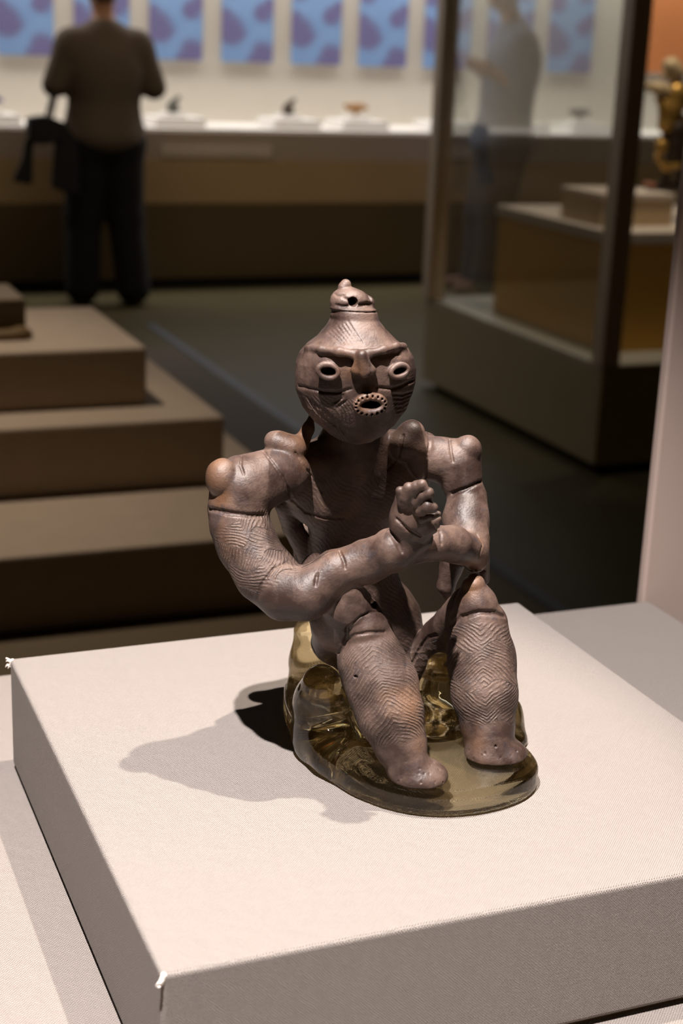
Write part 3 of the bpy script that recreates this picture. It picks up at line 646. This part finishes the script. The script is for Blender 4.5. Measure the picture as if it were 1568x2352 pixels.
# hand-modelled unevenness
wob = sum(np.sin(V@np.array(w)*f+p) for w, f, p in (((1, .4, .2), 380, 0), ((.3, 1, -.5), 510, 1), ((-.4, .2, 1), 450, 2), ((.7, -.7, .5), 900, 3)))*.00009
V = V+G*wob[:, None]
XY = to_px(V)
# ---- incised hatching: a phase (which the material turns into fine grooves) and a mask, stored on the clay itself
ph = np.zeros(len(V)); mk = np.zeros(len(V))
def seg_coord(a, b):
    a, b = P(*a[:3]), P(*b[:3]); d = unit(b-a); r = V-a; s = r@d; side = np.cross(d, unit(a-CAM)); side = unit(side); front = np.cross(side, d)
    rr = r-s[:, None]*d; th = np.arctan2(rr@side, -(rr@front)*(1 if front@(a-CAM) > 0 else -1)); return s/S, th*62
def sm(x, a, b): t = np.clip((x-a)/(b-a), 0, 1); return t*t*(3-2*t)
lam = 7.6
for part, a, b, s0, s1, band, f0 in ((LEGL, (1100, 1420, .613), (1122, 1700, .583), 30, 262, 92, 1), (LEGR, (846, 1465, .603), (925, 1730, .575), 15, 250, 400, -1),
                               (ARMR, (549, 1200, .638), (640, 1370, .616), 6, 175, 60, 1)):
    m = I == part; s, l = seg_coord(a, b)
    jig = 4*np.sin(s/19+l/27)+2*np.sin(l/9-s/31)
    flip = np.where(np.floor((s+abs(l)*.35+14*np.sin(l/13))/band) % 2 == 0, 1.0, -1.0)*f0
    q = (s*.80+flip*np.abs(l)*.75+jig)*2*math.pi/lam
    ph[m] = q[m]; mk[m] = (sm(s, s0-6, s0+8)*(1-sm(s, s1-10, s1+10)))[m]
m = I == TORSO
q = ((XY[:, 1]*.72-XY[:, 0]*.55+6*np.sin(XY[:, 0]/33)+4*np.sin(XY[:, 1]/21+XY[:, 0]/15)))*2*math.pi/8.5
ph[m] = q[m]; mk[m] = (.45*sm(XY[:, 1], 1080, 1110))[m]
m = I == HEAD
l = loc_ = ((V-hc)/S); uu = l@hu; tt = l@ht
q = (np.abs(uu)*.8-tt*.65+5*np.sin(tt/14)+4*np.sin(uu/11))*2*math.pi/9
ph[m] = q[m]; mk[m] = (sm(-tt, 28, 44)*sm(np.abs(uu-26), 38, 54)*.9)[m]


def clay():
    m, nt, bs = new_mat('burnished_clay'); geo = nt.nodes.new('ShaderNodeNewGeometry'); pos = geo.outputs['Position']
    a1 = nt.nodes.new('ShaderNodeAttribute'); a1.attribute_name = 'hatch_phase'; a2 = nt.nodes.new('ShaderNodeAttribute'); a2.attribute_name = 'hatch_mask'
    n1 = noise(nt, pos, 48, 4, .6); n2 = noise(nt, pos, 110, 5, .65); n3 = noise(nt, pos, 900, 4, .6); n4 = noise(nt, pos, 26, 2)
    c = mixc(nt, ramp(nt, n1, .40, .60), (.032, .0175, .0135), (.100, .064, .050))
    c = mixc(nt, mth(nt, 'MULTIPLY', ramp(nt, n4, .58, .72), .7), c, (.15, .072, .032))
    c = mixc(nt, mth(nt, 'MULTIPLY', ramp(nt, n2, .56, .72), .75), c, (.034, .027, .031))
    c = mixc(nt, mth(nt, 'MULTIPLY', ramp(nt, n2, .30, .42), -.0), c, (.25, .2, .17))
    wav = mth(nt, 'SINE', mth(nt, 'ADD', a1.outputs['Fac'], mth(nt, 'ADD', mth(nt, 'MULTIPLY', n2, 4.5), mth(nt, 'MULTIPLY', noise(nt, pos, 420, 3), 3.0))))
    gate = mth(nt, 'MULTIPLY', a2.outputs['Fac'], ramp(nt, noise(nt, pos, 260, 3, .7), .34, .62))
    hat = mth(nt, 'MULTIPLY', mth(nt, 'ADD', mth(nt, 'MULTIPLY', wav, .5), .5), gate)
    inv = mth(nt, 'MULTIPLY', mth(nt, 'SUBTRACT', 1, ramp(nt, wav, -.8, .3)), mth(nt, 'MULTIPLY', gate, .38))
    c = mixc(nt, inv, c, (.04, .026, .02)); c = mixc(nt, mth(nt, 'MULTIPLY', mth(nt, 'MULTIPLY', ramp(nt, wav, .55, 1), gate), .25), c, (.30, .22, .16))
    nt.links.new(c, bs.inputs['Base Color'])
    r = mth(nt, 'ADD', mth(nt, 'MULTIPLY', n1, .26), mth(nt, 'ADD', .38, mth(nt, 'MULTIPLY', a2.outputs['Fac'], .12))); nt.links.new(r, bs.inputs['Roughness'])
    bs.inputs['Specular IOR Level'].default_value = .45
    h = mth(nt, 'ADD', mth(nt, 'MULTIPLY', hat, .00030), mth(nt, 'ADD', mth(nt, 'MULTIPLY', n3, .00012), mth(nt, 'MULTIPLY', n2, .0006)))
    bump(nt, bs, h, 1.0); return m
CLAY = clay()
fig = empty('clay_figure', (.285, .63, T+.0125), 'brown clay figure squatting with clasped hands, pointed topknot and ringed eyes on the clear mount', 'statue')
for nm, ids in (('torso', [TORSO]), ('head', [HEAD]), ('topknot', [KNOT]), ('arm', [ARMR]), ('arm', [ARML]), ('hand', [HAND]), ('leg', [LEGR]), ('leg', [LEGL])):
    used, q = split_mesh(V, Q, I, ids)
    if len(q) == 0: continue
    link(nm, np_mesh(nm, V[used], q, G[used], dict(hatch_phase=ph[used], hatch_mask=mk[used])), CLAY, fig)

# ================================================================== CLEAR MOUNT
g = Vol((.235, .530, T-.002), (.362, .735, T+.10), .0009)
out = np.array([(.2605, .700), (.2475, .668), (.2445, .635), (.2455, .605), (.2505, .580), (.262, .561), (.279, .5495), (.300, .5455), (.322, .549), (.3375, .5590), (.3435, .573), (.344, .60), (.347, .64), (.348, .68), (.335, .708), (.30, .716)])
for _ in range(2):                                            # round the outline
    out = np.stack([out*.75+np.roll(out, -1, 0)*.25, out*.25+np.roll(out, -1, 0)*.75], 1).reshape(-1, 2)
def outline_sd(x, y, poly):
    """signed distance to a closed polygon in plan"""
    n = len(poly); d = np.full(np.broadcast(x, y).shape, 9.0); ins = np.zeros(d.shape, bool)
    for i in range(n):
        a = poly[i]; b = poly[(i+1) % n]; e = b-a; t = np.clip(((x-a[0])*e[0]+(y-a[1])*e[1])/(e@e), 0, 1)
        d = np.minimum(d, np.hypot(x-a[0]-t*e[0], y-a[1]-t*e[1])); c = ((a[1] > y) != (b[1] > y)) & (x < (b[0]-a[0])*(y-a[1])/(b[1]-a[1]+1e-12)+a[0]); ins ^= c
    return np.where(ins, -d, d)
def slab(x, y, z):
    d = outline_sd(x, y, out)+.0035; h = np.abs(z-(T+.0055))-.0060+.0025
    return np.minimum(np.maximum(d, h), 0)+np.sqrt(np.maximum(d, 0)**2+np.maximum(h, 0)**2)-.0030
g.put(slab, (.235, .53, T), (.362, .735, T+.02), 0, .001)
def gch(pts, k=.006):
    for i in range(len(pts)-1):
        a = P(*pts[i][:3]); b = P(*pts[i+1][:3]); g.cone(a, b, pr(a, pts[i][3]), pr(b, pts[i+1][3]), 0, k)
gch([(738, 1568, .614, 43), (738, 1615, .620, 56), (748, 1690, .624, 74)], .010)
gch([(728, 1655, .632, 42), (765, 1722, .606, 36), (830, 1770, .585, 22)], .012)
gch([(704, 1450, .694, 30), (712, 1520, .692, 44), (735, 1600, .690, 62)]); gch([(760, 1440, .700, 30), (860, 1500, .700, 60), (985, 1500, .700, 50)])
gch([(1012, 1530, .622, 32), (1008, 1590, .618, 44), (1005, 1660, .612, 58)]); gch([(1000, 1620, .635, 56), (880, 1630, .645, 70), (770, 1620, .650, 62)], .012)
gch([(900, 1580, .675, 80), (1000, 1570, .675, 60)]); gch([(1150, 1640, .615, 44), (1165, 1700, .610, 46)]); gch([(1150, 1640, .615, 44), (1090, 1640, .64, 50)]); gch([(860, 1640, .62, 60), (990, 1660, .61, 40)])
gx = np.indices(g.n).transpose(1, 2, 3, 0)*g.vox+g.lo
inside = np.all((gx > v.lo+VOX) & (gx < v.lo+(v.n-2)*VOX), axis=-1)
fd = np.full(g.n, 1.0, np.float32); fd[inside] = v.sample(gx[inside]); d = .0004-fd; k = .0008
hh = np.maximum(k-np.abs(g.D-d), 0)/k; g.D = np.maximum(g.D, d)+hh*hh*k*.25
g.D = np.maximum(g.D, (T-.0008+.0016*np.clip(np.maximum((gx[..., 1]-.606)/.012, (outline_sd(gx[..., 0], gx[..., 1], out)+.0135)/.004), 0, 1)-gx[..., 2]).astype(np.float32)).astype(np.float32)
Vg, Qg, Ig = g.mesh(); Gg = g.grad(Vg); Vg = Vg-Gg*g.sample(Vg)[:, None]; Gg = g.grad(Vg)
# keep only the connected main body of the cast
def main_island(V, Q):
    lab = np.arange(len(V))
    while True:
        mn = lab[Q].min(1); new = lab.copy(); np.minimum.at(new, Q.ravel(), np.repeat(mn, 4)); new = new[new]
        if (new == lab).all(): break
        lab = new
    big = np.bincount(lab).argmax(); keep = lab == big; q = Q[keep[Q[:, 0]]]; used, inv = np.unique(q, return_inverse=True); return used, inv.reshape(q.shape)
used, qg = main_island(Vg, Qg)
def acrylic():
    m, nt, bs = new_mat('clear_yellow_acrylic')
    bs.inputs['Transmission Weight'].default_value = 1; bs.inputs['Roughness'].default_value = 0; bs.inputs['IOR'].default_value = 1.47; bs.inputs['Base Color'].default_value = (1, .88, .56, 1)
    # transparent share added so lamp light reaches the cloth beneath, slightly yellowed
    tr = nt.nodes.new('ShaderNodeBsdfTransparent'); tr.inputs[0].default_value = (1, .86, .58, 1); mx = nt.nodes.new('ShaderNodeMixShader'); mx.inputs[0].default_value = .20
    nt.links.new(bs.outputs[0], mx.inputs[1]); nt.links.new(tr.outputs[0], mx.inputs[2]); nt.links.new(mx.outputs[0], nt.nodes['Material Output'].inputs['Surface']); return m
    va = nt.nodes.new('ShaderNodeVolumeAbsorption'); va.inputs['Color'].default_value = (1, .82, .40, 1); va.inputs['Density'].default_value = 22
    nt.links.new(va.outputs[0], nt.nodes['Material Output'].inputs['Volume']); return m
ac = link('clear_mount', np_mesh('clear_mount', Vg[used], qg, Gg[used]), acrylic())
tag(ac, 'clear yellowish cast acrylic mount cradling the clay figure on the cloth block', 'mount')
ac.cycles.is_caustics_caster = True
for o in blk.children: o.cycles.is_caustics_receiver = True
for l in bpy.data.lights:
    if l.name in ('warm_spot', 'neutral_spot'): l.cycles.is_caustics_light = True
sc.cycles.caustics_refractive = True; sc.cycles.caustics_reflective = True; sc.cycles.max_bounces = 16; sc.cycles.transmission_bounces = 14; sc.cycles.transparent_max_bounces = 16
